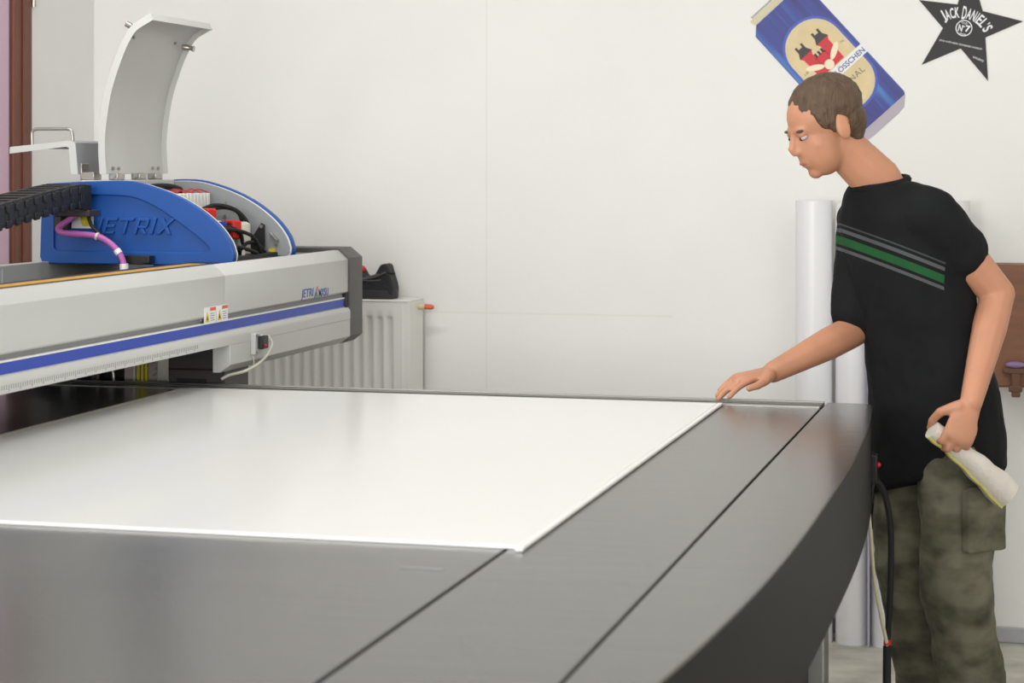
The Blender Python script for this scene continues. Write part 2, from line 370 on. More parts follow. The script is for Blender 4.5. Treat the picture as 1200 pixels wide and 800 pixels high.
# supports at the far side
p = MB().box(-1.705, -1.55, .03, .19, .0, .9508).box(-1.705, -1.558, .03, .19, .9508, 1.0212).build('support_post', 'darkpost', g, bevel=.003)
MB().box(-1.705, -1.69, .19, .5, 0, 1.02).build('support_plate', 'darkpost', g)
MB().box(-1.68, -1.60, .0275, .0305, .905, .928).build('cutout', 'blackmat', p)
MB().box(-1.745, -1.712, .05, .09, 0, 1.0205).build('guide_rail', 'steel', g, bevel=.002)
MB().box(-1.85, -1.746, .08, .10, 0, 1.0205).build('cable_panel', 'beige', g)
for x in (-1.808, -1.797, -1.786): MB().tube([(x,.074,0),(x,.074,1.02)], .0045, 8).build('cable', 'yellowc', g, smooth=60)
MB().tube([(-1.82,.074,0),(-1.82,.074,1.02)], .003, 8).build('cable', 'white', g, smooth=60)
bl = MB()
for k in range(5): bl.obox((-1.765+.006*(k%2),.0795,.93+.017*k), (.005,0,.004), (0,.0006,0), (-.001,0,.003))
bl.build('scribble_mark', 'groove', g)
MB().box(-2.20, -1.851, .10, .30, 0, 1.0).build('drive_cabinet', 'blackmat', g)
MB().box(-2.02, -1.995, .06, .099, 0, .96).build('bracket', 'midgrey', g)
MB().box(-1.94, -1.925, .07, .099, 0, 1.0).build('bracket', 'darkpost', g)
MB().tube(spline([(-1.92,.07,.90),(-1.915,.065,.945),(-1.895,.065,.955),(-1.878,.07,.935),(-1.875,.07,.90)]), .005, 8).build('hose', 'steel', g, smooth=60)
# connector on the drive box
cn = MB().box(-1.5085, -1.495, .10, .135, .985, 1.040).build('connector_bracket', 'lightgrey', g, bevel=.002)
MB().box(-1.495, -1.480, .115, .155, .998, 1.032).build('socket', 'black', cn, bevel=.003)
MB().ell((-1.479,.128,1.007), .0035).build('indicator', 'red', cn, smooth=60)
MB().tube([(-1.509,.165,1.024),(-1.483,.165,1.024)], .008, 10).build('plug', 'white', cn, smooth=40)
for z in (.992, 1.034): MB().tube([(-1.495,.107,z),(-1.491,.107,z)], .004, 8).build('screw', 'steel', cn, smooth=40)
MB().tube(spline([(-1.484,.166,1.024),(-1.478,.172,1.008),(-1.484,.160,.984),(-1.492,.12,.963),(-1.505,.06,.948),(-1.535,.022,.940),(-1.552,.012,.930)]), .004, 8).build('power_cable', 'clearplastic', cn, smooth=60)
MB().tube(spline([(-1.506,.106,.985),(-1.505,.115,.968),(-1.507,.118,.955)]), .0012, 6).build('thin_cable', 'white', cn)
# warning stickers
for k, y in enumerate((-.184, -.108)):
    s_ = MB().box(XF, XF+.0006, y, y+.073, 1.083, 1.124).build('warning_sticker', 'print_white', g)
    MB().prism([(y+.006,1.088),(y+.032,1.088),(y+.019,1.115)], XF+.0006, XF+.001, 'x').build('yellow_triangle', 'yellowc', s_)
    MB().prism([(y+.014,1.092),(y+.024,1.092),(y+.019,1.104)], XF+.001, XF+.0013, 'x').build('black_pictogram', 'black', s_)
    MB().box(XF+.0006, XF+.001, y+.036, y+.071, 1.114, 1.122).build('red_header', 'orange', s_)
    q = MB()
    for i in range(4): q.box(XF+.0006, XF+.0009, y+.038, y+.064-.004*(i%2), 1.09+.0055*i, 1.0915+.0055*i)
    q.build('fine_print', 'greytext', s_)
MB().tube([(XF,-.205,1.095),(XF+.002,-.205,1.095)], .003, 8).build('screw', 'steel', g)
def on_face_x(vf, x, yc, zc):                           # text facing +x, reading towards +y
    vs, fs = vf; return MB().add([(x+v[2], yc+v[0], zc+v[1]) for v in vs], fs)
lg = on_face_x(fit_text('JETRI', .098, .030, off=.004, shear=.15), XF+.0006, .532, 1.114).build('logo_lettering', 'logo', g)
yc = .604
MB().prism([(yc-.020,1.099),(yc-.012,1.099),(yc+.014,1.130),(yc+.005,1.130)], XF, XF+.001, 'x').build('logo_stroke', 'logo', lg)
MB().prism([(yc-.003,1.117),(yc+.004,1.112),(yc+.016,1.131),(yc+.006,1.131)], XF, XF+.0014, 'x').build('logo_stroke', 'logo_o', lg)
MB().prism([(yc-.004,1.112),(yc+.003,1.116),(yc+.012,1.099),(yc+.003,1.099)], XF, XF+.0014, 'x').build('logo_stroke', 'logo_g', lg)
on_face_x(fit_text('MX5U', .078, .022, off=.006), XF+.0006, .662, 1.112).build('logo_lettering', 'logo', g)
# ------------------------------------------------------------------ print carriage
ca = thing('print_carriage', (-1.88, .43, 1.2085), 'blue and grey print head carriage with its curved lid propped open', 'print carriage')
oute = [(-2.148,1.408),(-2.138,1.418)]+[tuple(p)[:2] for p in spline([(-2.02,1.4245,0),(-1.899,1.426,0),(-1.825,1.411,0),(-1.752,1.384,0),(-1.692,1.35,0),(-1.643,1.31,0),(-1.612,1.27,0),(-1.600,1.238,0)], 5)]+[(-1.601,1.222),(-1.607,1.2125),(-1.618,1.2095),(-2.138,1.2095),(-2.15,1.215),(-2.154,1.225)]
inne = [(-2.118,1.375),(-2.108,1.386)]+[tuple(p)[:2] for p in spline([(-2.016,1.394,0),(-1.911,1.391,0),(-1.862,1.381,0),(-1.813,1.359,0),(-1.77,1.333,0),(-1.728,1.305,0),(-1.69,1.277,0),(-1.668,1.258,0)], 5)]+[(-1.664,1.250),(-1.668,1.243),(-1.68,1.238),(-2.10,1.238),(-2.113,1.241),(-2.120,1.25)]
def xz_plate(loops, y, ext, bevel, name, m, parent):
    vs, fs = plate(loops, ext, bevel)
    return MB().add([(v[0], y-v[2], v[1]) for v in vs], fs).build(name, m, parent, smooth=40)
n1 = xz_plate([oute], .222, .009, .0, 'side_panel', 'blue', ca)
xz_plate([oute, inne], .2085, .0015, .003, 'raised_rim', 'blue', n1)
def grow(L, s): 
    c = Vector((-1.9, 1.30)); return [(c.x+(p[0]-c.x)*s, c.y+(p[1]-c.y)*s) for p in L]
xz_plate([grow(oute,1.005)], .2335, .002, .0, 'edge_trim', 'white', n1)
n2 = xz_plate([oute], .651, .008, .004, 'side_panel', 'blue', ca)
xz_plate([grow(oute,.997)], .6365, .002, 0, 'edge_trim', 'white', n2)
xz_plate([grow(oute,.985)], .632, .002, 0, 'inner_panel', 'midgrey', n2)
t_ = .2                                                  # stroke weight in letter heights
LET = {'J': [[(.5,1),(.7,1),(.7,0),(.5,.0)],[(.0,0),(.5,0),(.5,.2),(.0,.2)]],
 'E': [[(0,0),(.2,0),(.2,1),(0,1)],[(.2,.82),(.75,.82),(.75,1),(.2,1)],[(.2,.41),(.68,.41),(.68,.59),(.2,.59)],[(.2,0),(.75,0),(.75,.18),(.2,.18)]],
 'T': [[(0,.82),(.9,.82),(.9,1),(0,1)],[(.35,0),(.55,0),(.55,.82),(.35,.82)]],
 'R': [[(0,0),(.2,0),(.2,1),(0,1)],[(.2,.82),(.72,.82),(.66,1),(.2,1)],[(.6,.5),(.8,.5),(.8,.9),(.66,1),(.6,.82)],[(.2,.36),(.72,.36),(.8,.5),(.2,.54)],[(.32,.36),(.56,.36),(.86,0),(.62,0)]],
 'I': [[(0,0),(.2,0),(.2,1),(0,1)]],
 'X': [[(0,0),(.25,0),(1.0,1),(.75,1)],[(0,1),(.25,1),(1.0,0),(.75,0)]]}
adv = 0; LH = .043
for ch_, wd in (('J',.7),('E',.75),('T',.9),('R',.85),('I',.2),('X',1.0)):
    lm = MB()
    for i_, st_ in enumerate(LET[ch_]): lm.prism([(-2.016+(adv+q[0]*1.04+q[1]*.30)*LH, 1.287+q[1]*LH) for q in st_], .2035+.0003*i_, .2135, 'y')
    lo_ = lm.build('raised_letter', 'blue', n1, bevel=.0012); adv += wd*1.04+.2
MB().box(-2.14, -1.64, .237, .6285, 1.2085, 1.225).build('base_tray', 'black', ca)
MB().box(-2.14, -2.05, .237, .628, 1.225, 1.405).build('rear_housing', 'midgrey', ca)
MB().box(-2.05, -1.955, .236, .628, 1.406, 1.430).build('hinge_bar', 'lightgrey', ca, bevel=.002)
MB().box(-2.04, -1.99, .24, .625, 1.225, 1.404).build('inner_wall', 'darkpost', ca)
# lids
op = [tuple(p)[:2] for p in spline([(-1.994,1.446,0),(-1.998,1.51,0),(-1.996,1.57,0),(-1.981,1.662,0),(-1.958,1.735,0),(-1.931,1.798,0),(-1.901,1.843,0),(-1.851,1.873,0)], 5)]
def inset(P, d):
    r = []
    for i, q in enumerate(P):
        a = Vector(P[max(i-1,0)]); b = Vector(P[min(i+1,len(P)-1)]); t = (b-a).normalized(); r.append((q[0]+t.y*d, q[1]-t.x*d))
    return r
LY0, LY1 = .234, .626
lid = MB().prism(op+inset(op, .004)[::-1], LY0, LY1, 'y').build('front_lid', 'lightgrey', ca, smooth=35)
for y0, y1 in ((LY0-.003, LY0), (LY1, LY1+.003)):
    MB().prism(inset(op,-.0005)+inset(op, .019)[::-1], y0, y1, 'y').build('lid_flange', 'lightgrey', lid, smooth=35)
e0, e1 = Vector(op[-2]), Vector(op[-1]); t2 = (e1-e0).normalized(); nn = Vector((t2.y, -t2.x))
lipP = [e1-nn*.0005, e1+t2*.004-nn*.0005, e1+t2*.004+nn*.021, e1+nn*.021]
MB().prism([tuple(q) for q in lipP], LY0-.003, LY1+.003, 'y').build('lid_lip', 'lightgrey', lid, bevel=.001)
scr = MB().tube([(0,0,0),(.006,0,-.001)], .0048, 10).build('lid_screw', 'steel', lid, smooth=40)
def on_lid(zt):                                          # x of inner lid surface at height zt
    q = inset(op, .004)
    for a, b in zip(q, q[1:]):
        if a[1] <= zt <= b[1]: return a[0]+(b[0]-a[0])*(zt-a[1])/(b[1]-a[1])
    return q[-1][0]
first = True
for y, z in ((.275,1.815),(.545,1.815),(.30,1.462),(.335,1.462),(.555,1.462),(.592,1.462)):
    L = Vector((on_lid(z), y, z))-root_loc(lid)
    if first: scr.data.transform(Matrix.Translation(-(Vector((0,0,0))-root_loc(lid)))); scr.location = L; first = False
    else: copy_part(scr, lid, L)
lt = MB().tube([(-1.91,.585,1.806),(-1.895,.585,1.804),(-1.888,.585,1.802),(-1.876,.585,1.80)], [.009,.009,.005,.009], 10).build('latch', 'steel', lid, smooth=40)
MB().tube([(-1.925,.25,1.85),(-1.91,.25,1.842)], .008, 10).build('latch_knob', 'steel', lid, smooth=40)
for y in (.275, .415, .52):
    h = MB().box(-1.99, -1.962, y, y+.045, 1.430, 1.448).build('hinge', 'steel', ca, bevel=.003)
    MB().tube([(-1.975,y-.006,1.442),(-1.975,y+.051,1.442)], .007, 8).build('hinge_pin', 'midgrey', h, smooth=40)
# rear cover: an L-shaped tray tipped back, with a bow handle
rp = [(-2.262,1.520),(-2.085,1.537),(-2.068,1.531),(-2.060,1.446)]
ri = [(-2.080,1.446),(-2.087,1.518),(-2.095,1.5205),(-2.263,1.502)]
rc = MB().prism([rp[0],rp[1],rp[2],rp[3],(-2.064,1.446),(-2.072,1.528),(-2.087,1.533),(-2.262,1.5165)], .237, .623, 'y').build('rear_lid', 'midgrey', ca)
for y0, y1 in ((.234,.237),(.623,.626)): MB().prism(rp+ri, y0, y1, 'y').build('lid_flange', 'lightgrey', rc)
MB().tube(spline([(-2.235,.31,1.523),(-2.236,.31,1.556),(-2.232,.31,1.566),(-2.222,.31,1.57)],5)+spline([(-2.13,.31,1.57),(-2.119,.31,1.566),(-2.115,.31,1.556),(-2.112,.31,1.53)],5), .0045, 8).build('handle', 'steel', rc, smooth=60)
h = MB().box(-2.058, -2.02, .25, .295, 1.430, 1.452).box(-2.062, -2.056, .25, .295, 1.43, 1.475).build('hinge', 'steel', ca, bevel=.002)
# driver boards: one row across the carriage
card = None
for k in range(13):
    y = .30+k*.0235
    if card is None: card = MB().box(-1.885, -1.832, y, y+.0165, 1.325, 1.392).build('driver_board', 'white', ca, bevel=.002)
    else: copy_part(card, ca, (0, k*.0235, 0))
MB().box(-1.89, -1.828, .29, .61, 1.225, 1.325).build('board_rack', 'darkpost', ca)
for k in range(6):
    y = .30+k*.052; z = 1.397+random.uniform(0,.006)
    MB().tube(spline([(-1.87,y-.01,1.392),(-1.86,y+.01,z+.003),(-1.85,y+.03,z),(-1.842,y+.05,1.392)],4), .0018, 6).build('red_wire', 'red', ca, smooth=60)
MB().tube(spline([(-1.95,.30,1.40),(-1.90,.40,1.415),(-1.88,.50,1.405),(-1.93,.60,1.38)],5), .006, 8).build('black_wire', 'blackmat', ca, smooth=60)
# red clamps, valves and hoses in front of the boards
def clamp(x, y, z, rz):
    c, s = math.cos(rz), math.sin(rz); ex = Vector((c,s,0)); ey = Vector((-s,c,0)); ez = Vector((0,0,1)); o = Vector((x,y,z))
    p = MB().obox(o+ex*.012, ex*.006+ez*.002, ey*.016, ez*.024).obox(o-ex*.004+ez*.022, ex*.019, ey*.016, ez*.006).build('red_clamp', 'red', ca, bevel=.003)
    MB().obox(o-ex*.012+ez*.002, ex*.005, ey*.010, ez*.018).build('clamp_jaw', 'red', p, bevel=.002)
    MB().tube([o-ey*.018+ez*.004, o+ey*.018+ez*.004], .006, 8).build('clamp_pin', 'blackmat', p, smooth=40)
clamp(-1.728, .34, 1.326, -.5); clamp(-1.722, .50, 1.290, -.4)
MB().ell((-1.782,.28,1.345), (.010,.010,.014)).build('yellow_cap', 'yellowc', ca, smooth=60)
for x, y, z, r_ in ((-1.755,.46,1.30,.020),(-1.705,.53,1.295,.022),(-1.71,.42,1.25,.024)):
    MB().tube([(x,y,1.225),(x,y,z-.01),(x,y,z+.012),(x,y,z+.018)], [r_,r_,r_*.95,r_*.5], 14).build('filter_cup', 'clearplastic', ca, smooth=40)
MB().tube([(-1.735,.455,1.29),(-1.735,.455,1.315)], .012, 12).build('blue_cap', 'stripe', ca, smooth=40)
cables = [[(-1.80,.42,1.34),(-1.76,.46,1.36),(-1.72,.52,1.345),(-1.70,.56,1.30),(-1.71,.58,1.24)],
 [(-1.77,.30,1.30),(-1.73,.36,1.298),(-1.69,.44,1.292),(-1.662,.50,1.272),(-1.655,.54,1.228)],
 [(-1.79,.36,1.25),(-1.73,.38,1.285),(-1.69,.42,1.255),(-1.675,.45,1.226)],
 [(-1.80,.50,1.345),(-1.77,.55,1.352),(-1.74,.58,1.338),(-1.73,.60,1.29)],
 [(-1.70,.33,1.228),(-1.675,.38,1.248),(-1.655,.44,1.240),(-1.65,.50,1.227)],
 [(-1.69,.46,1.228),(-1.68,.50,1.255),(-1.665,.54,1.25),(-1.66,.58,1.228)],
 [(-1.76,.40,1.226),(-1.75,.41,1.27),(-1.72,.45,1.30),(-1.70,.50,1.28),(-1.70,.52,1.23)]]
for q in cables: MB().tube(spline(q, 6), .0055, 8).build('black_hose', 'blackmat', ca, smooth=60)
for x, y in ((-1.69,.30),(-1.66,.42),(-1.668,.36)): MB().tube([(x,y,1.225),(x,y,1.236),(x,y,1.24)], [.007,.007,.004], 8).build('hose_fitting', 'steel', ca, smooth=40)
MB().box(-1.76, -1.68, .30, .42, 1.2252, 1.262).build('pump_block', 'darkpost', ca, bevel=.006)
MB().prism([(-1.735,1.2252),(-1.668,1.2252),(-1.668,1.302),(-1.678,1.308)], .600, .604, 'y').build('bracket', 'blackmat', ca)
MB().tube([(-1.676,.604,1.298),(-1.676,.594,1.298)], .005, 8).build('bracket_screw', 'steel', ca, smooth=40)
for x, z in ((-1.80,1.365),(-1.775,1.345),(-1.80,1.325),(-1.645,1.245)):
    MB().tube([(x,.6295,z),(x,.626,z)], .0045, 8).build('panel_screw', 'steel', ca)
MB().obox((-1.648,.622,1.268), (.012,0,-.011), (0,.006,0), (.002,0,.0025)).build('guide_bar', 'alu', ca, bevel=.001)
MB().box(-1.665, -1.645, .622, .6295, 1.226, 1.235).build('yellow_label', 'yellowc', ca)
# slider block below the near side panel
MB().box(-1.90, -1.82, .165, .20, 1.212, 1.232).box(-1.885, -1.835, .165, .20, 1.2085, 1.214).build('slider_block', 'black', ca, bevel=.002)
# ------------------------------------------------------------------ energy chain
ch = thing('cable_chain', (-2.04, -.3, 1.16), 'black plastic cable drag chain running to the blue carriage', 'cable chain')
def chain_z(y): 
    d_ = max(0, .12-y); return max(1.2145, 1.387-.125*d_**1.2)
base = None; pitch = .048; y = .115; k = 0
while y > -2.3:
    z = chain_z(y); sl = math.atan2(chain_z(y+.02)-chain_z(y-.02), .04)
    if base is None:
        lk = MB()
        for sx in (-.046, .046):
            s1 = 1 if sx > 0 else -1
            lk.box(sx-.005, sx+.005, -.026, .022, -.030, .030)
            lk.box(sx+s1*.004-.003, sx+s1*.004+.003, -.004, .020, -.026, .024)
            lk.box(sx+s1*.006-.003, sx+s1*.006+.003, -.018, -.004, .004, .022)
            lk.box(sx+s1*.005-.004, sx+s1*.005+.004, -.020, .004, -.034, -.016)
        lk.box(-.042, .042, -.012, .006, .022, .030).box(-.042, .042, -.012, .006, -.030, -.024)
        base = lk.build('link', 'black', None, bevel=.0015)
        base.parent = ch
    o = base if k == 0 else base.copy()
    if k: link(o, ch)
    o.location = Vector((-2.04, y, z-.030))-ch.location; o.rotation_euler = (sl, 0, 0)
    y -= pitch; k += 1
MB().box(-1.997, -1.986, .12, .165, 1.352, 1.419).box(-2.094, -2.085, .12, .165, 1.352, 1.419).box(-2.09, -1.99, .155, .165, 1.35, 1.419).build('end_bracket', 'blackmat', ch, bevel=.002)
MB().box(-2.085, -1.98, .14, .2035, 1.335, 1.352).build('mounting_plate', 'darkpost', ch, bevel=.002)
MB().box(-2.085, -2.065, .145, .2035, 1.297, 1.335).build('mounting_arm', 'darkpost', ch, bevel=.002)
MB().box(-2.06, -1.998, .198, .2035, 1.302, 1.335).build('label_plate', 'white', ch)
pc = MB().tube(spline([(-2.02,.16,1.345),(-2.045,.15,1.325),(-2.068,.14,1.305),(-2.055,.135,1.292),(-2.016,.135,1.289),(-1.955,.135,1.283),(-1.915,.135,1.263),(-1.889,.135,1.235),(-1.878,.135,1.205),(-1.875,.135,1.151)], 6), .0085, 12).build('purple_cable', 'purple', smooth=60)
tag(pc, 'purple cable curving down in front of the blue carriage side', 'cable')
MB().tube([(-1.957,.135,1.2836),(-1.951,.135,1.282)], .0105, 12).build('cable_tie', 'tape', pc)
MB().tube([(-1.899,.135,1.248),(-1.891,.135,1.238)], .0098, 12).build('cable_label', 'white', pc)
MB().tube([(-1.878,.135,1.212),(-1.8765,.135,1.185)], .0115, 12).build('cable_sleeve', 'white', pc)
bc = MB().tube(spline([(-2.0,.17,1.345),(-1.985,.165,1.31),(-1.955,.16,1.285),(-1.92,.155,1.262),(-1.90,.15,1.235),(-1.893,.15,1.205),(-1.892,.15,1.151)], 6), .005, 10).build('black_cable', 'blackmat', smooth=60)
tag(bc, 'thin black cable running alongside the purple cable', 'cable')
yg = MB()
for k in range(5): yg.tube(spline([(-2.03+.006*k,.19,1.335),(-2.024+.004*k,.185,1.322),(-2.02+.005*k,.188,1.308)],4), .002, 6)
tag(yg.build('wire_bundle', 'yellowc', ch), label='small tangle of yellow wires')
# ------------------------------------------------------------------ radiator and shoe
ra = thing('radiator', (-1.95, 1.59, 0), 'white panel radiator with vertical channels mounted below the wall shoe', 'radiator')
ra['label'] = 'white panel radiator with vertical channels on the back wall'
RX0, RX1, RZ0, RZ1, RY = -2.45, -1.535, .13, 1.028, 1.515
gx = []; x = RX0+.03
def chan(x, z):
    if x < RX0+.045 or x > RX1-.040: return 0
    ph = ((RX1-.046-x)/.0343) % 1.0
    d_ = .5-.5*math.cos(2*math.pi*ph); d_ = min(1, max(0, d_*1.5-.25))
    e = min(1, max(0, (RZ1-.045-z)/.014)); e *= min(1, max(0, (z-RZ0-.045)/.014)); return .011*(1-d_)*e if False else .011*d_*e
nx = 260; zs = [RZ0, RZ0+.02, RZ0+.045, RZ0+.052, RZ0+.059, .4, .7, RZ1-.059, RZ1-.054, RZ1-.049, RZ1-.045, RZ1-.02, RZ1]
vs = []; fs = []
for z in zs:
    for i in range(nx+1): x = RX0+(RX1-RX0)*i/nx; vs.append((x, RY+chan(x, z), z))
for j in range(len(zs)-1):
    for i in range(nx): a = j*(nx+1)+i; fs.append((a, a+1, a+nx+2, a+nx+1))
MB().add(vs, fs).build('front_panel', 'radiator', ra, smooth=60, fix=False)
MB().box(RX0, RX1, RY+.0125, RY+.02, RZ0, RZ1).build('panel_back', 'radiator', ra)
MB().box(RX0-.004, RX1+.0045, RY-.003, RY+.15, RZ1, RZ1+.006).build('top_grille', 'radiator', ra, bevel=.002)
MB().box(RX1+.0005, RX1+.0045, RY-.003, RY+.15, RZ0, RZ1).build('side_panel', 'radiator', ra, bevel=.0015)
MB().box(RX0-.0045, RX0-.0005, RY-.003, RY+.15, RZ0, RZ1).build('side_panel', 'radiator', ra, bevel=.0015)
MB().box(RX1-.022, RX1-.018, RY-.003, RY+.002, RZ0, RZ1-.012).build('edge_bead', 'radiator', ra)
MB().box(RX0+.02, RX1-.02, RY+.10, RY+.118, RZ0, RZ1-.005).build('rear_panel', 'radiator', ra)
for x in (RX0+.15, RX1-.15): MB().box(x-.02, x+.02, RY+.118, YW-.004, .3, .95).build('wall_bracket', 'radiator', ra)
vv = MB().tube([(RX1+.0045,1.615,1.008),(RX1+.02,1.615,1.008),(RX1+.028,1.615,1.008)], [.011,.011,.008], 12).build('valve', 'canrim', ra, smooth=40)
MB().tube([(RX1+.026,1.615,1.008),(RX1+.05,1.615,1.007),(RX1+.056,1.615,1.007)], [.009,.0085,.005], 12).build('valve_cap', 'orange', vv, smooth=40)
MB().box(RX0-.004, RX1+.004, RY+.15, RY+.152, RZ1-.05, RZ1+.005).build('rear_lip', 'radiator', ra)
shoe = thing('work_shoe', (-1.74, 1.585, RZ1+.006), 'black lace-up work shoe with red lining on top of the radiator', 'shoe')
SB = RZ1+.006                                            # heel points right (+x), toe hidden behind the beam end
pr_ = [(-1.600,.012),(-1.597,.035),(-1.603,.060),(-1.612,.086),(-1.618,.110),(-1.628,.117),(-1.643,.112),(-1.652,.095),(-1.664,.076),(-1.682,.068),(-1.700,.076),(-1.712,.098),(-1.728,.110),(-1.755,.100),(-1.80,.075),(-1.85,.060),(-1.885,.045),(-1.897,.025),(-1.895,.012)]
up = MB().prism([(q[0], SB+q[1]) for q in pr_], 1.585-.036, 1.585+.036, 'y').build('upper', 'shoe', shoe); remesh(up, .0035, 22)
rings = []
for x, w in ((-1.899,.018),(-1.885,.040),(-1.84,.047),(-1.75,.043),(-1.66,.039),(-1.615,.037),(-1.600,.028),(-1.594,.012)):
    k_ = .006 if x in (-1.594,-1.899) else 0
    rings.append([(x, 1.585-w, SB+k_), (x, 1.585+w, SB+k_), (x, 1.585+w*1.03, SB+.014), (x, 1.585+w*.97, SB+.030), (x, 1.585-w*.97, SB+.030), (x, 1.585-w*1.03, SB+.014)])
MB().loft(rings).build('sole', 'shoe_sole', shoe, smooth=40, bevel=.003)
MB().ell((-1.704,1.560,SB+.096), (.010,.010,.013)).build('red_lining', 'red', shoe, smooth=60)
for q in ([(-1.73,1.548,SB+.080),(-1.70,1.5455,SB+.066),(-1.66,1.545,SB+.072),(-1.622,1.547,SB+.088)],[(-1.735,1.55,SB+.055),(-1.69,1.547,SB+.07),(-1.645,1.546,SB+.082)],[(-1.74,1.548,SB+.07),(-1.69,1.546,SB+.060),(-1.64,1.55,SB+.062)]):
    MB().tube(spline(q,5), .0028, 6).build('lace', 'lace', shoe, smooth=60)
MB().tube(spline([(-1.625,1.56,SB+.085),(-1.61,1.552,SB+.086),(-1.598,1.55,SB+.084),(-1.590,1.55,SB+.086)],4), .0035, 8).build('pull_loop', 'blackmat', shoe, smooth=60)
# ------------------------------------------------------------------ vinyl rolls by the wall
def roll(x, y, r, h, label, m='vinyl'):
    t = thing('vinyl_roll', (x, y, 0), label, 'roll', 'white vinyl rolls standing against the wall')
    N = 40; th = .0012
    prof = []
    for k in range(int(N*1.12)+1):                       # a coil: the outer sheet overlaps itself once
        a = 2*math.pi*k/N+4.2; rr = r+th*k/N; prof.append((x+rr*math.cos(a), y+rr*math.sin(a), rr, a))
    outer = [(p_[0], p_[1]) for p_ in prof]; inner = [(x+.04*math.cos(p_[3]), y+.04*math.sin(p_[3])) for p_ in prof]
    n = len(prof); vs = [(p_[0],p_[1],0) for p_ in outer]+[(p_[0],p_[1],h) for p_ in outer]+[(p_[0],p_[1],0) for p_ in inner]+[(p_[0],p_[1],h) for p_ in inner]; fs = []
    for k in range(n-1): fs += [(k,k+1,n+k+1,n+k),(2*n+k+1,2*n+k,3*n+k,3*n+k+1),(n+k,n+k+1,3*n+k+1,3*n+k),(k+1,k,2*n+k,2*n+k+1)]
    fs += [(0,n,3*n,2*n),(n-1,3*n-1,4*n-1,2*n-1)]
    MB().add(vs, fs).build('vinyl', m, t, smooth=50)
    MB().tube([(x,y,.002),(x,y,h-.004)], .038, 24).build('core', 'core', t, smooth=50)
roll(-.235, 1.575, .056, 1.362, 'white vinyl roll, leftmost of the rolls behind the table corner')
roll(-.118, 1.575, .050, 1.358, 'white vinyl roll second from left, next to the lilac-edged sheet')
roll(-.012, 1.570, .048, 1.357, 'white vinyl roll directly behind the person')
roll(.185, 1.60, .050, 1.362, 'white vinyl roll behind the back of the person, rightmost of the rolls')
ln = MB().box(-.0665, -.0612, 1.515, 1.60, 0, 1.352).build('liner_sheet', 'liner'); tag(ln, 'narrow lilac-grey liner strip standing between two white rolls', 'sheet')
# ------------------------------------------------------------------ cables hanging at the table end
hs = MB().tube(spline([(.062,-.004,.70),(.068,.01,.62),(.075,.04,.50),(.090,.07,.40),(.100,.085,.345),(.10,.09,.33)], 6), .0045, 8).build('pale_hose', 'hose', smooth=60)
tag(hs, 'thin pale yellow hose hanging from the corner of the table', 'hose')
bk = MB().tube(spline([(.05,.012,.75),(.075,.03,.74),(.098,.05,.70),(.110,.065,.62),(.110,.072,.52),(.106,.08,.42),(.101,.09,.345),(.10,.085,.25),(.099,.08,.10),(.11,.07,.012),(.06,.02,.007),(-.05,-.05,.007),(-.2,-.12,.007)], 6), .0075, 10).build('black_cable', 'blackmat', smooth=60)
tag(bk, 'black cable hanging down beside the person to the floor', 'cable')
MB().tube([(.1012,.091,.352),(.1008,.0895,.340)], .0095, 10).build('red_ring', 'red', bk)
MB().tube([(.1005,.089,.338),(.100,.085,.25),(.099,.08,.10)], .010, 10).build('cable_sleeve', 'blackmat', bk, smooth=40)
# ------------------------------------------------------------------ brown wall cabinet at the right edge
cb = thing('wall_cabinet', (.62, 1.6, .78), 'brown wooden wall cabinet behind the arm of the person', 'cabinet')
MB().box(.292, .95, 1.56, YW, .80, 1.17).build('body', 'cabinet', cb, bevel=.003)
for x0, x1 in ((.297,.617),(.623,.945)):
    dd = MB().box(x0, x1, 1.54, 1.559, .805, 1.165).build('door', 'cabinet', cb, bevel=.003)
    MB().box((x1-.05 if x0 < .5 else x0+.03), (x1-.03 if x0 < .5 else x0+.05), 1.525, 1.54, .9, 1.0).build('handle', 'cabinet2', dd, bevel=.003)
td = thing('tape_dispenser', (.372, 1.52, .77), 'small brown hand tool hanging on the front of the wall cabinet', 'tool')
MB().box(.335, .40, 1.517, 1.539, .845, .862).box(.36, .386, 1.517, 1.539, .775, .847).box(.352, .392, 1.515, 1.539, .79, .81).build('body', 'cabinet2', td, bevel=.004)
MB().ell((.372,1.525,.872), (.030,.013,.010)).build('grip', 'lilac', td, smooth=60)
# ------------------------------------------------------------------ wall decals
def wall_pts(vs2, yoff): return [(v[0], YW-yoff-(v[2] if len(v) > 2 else 0), v[1]) for v in vs2]
st = [(.077,1.986),(.194,1.970),(.232,2.085),(.271,1.948),(.392,1.914),(.279,1.866),(.287,1.731),(.204,1.833),(.085,1.784),(.150,1.897)]
sd = MB().prism(st, YW-.0025, YW, 'y').build('star_sign', 'starblack')
tag(sd, 'black five-pointed star sign with white lettering on the wall', 'sign')
ta = math.radians(-13)
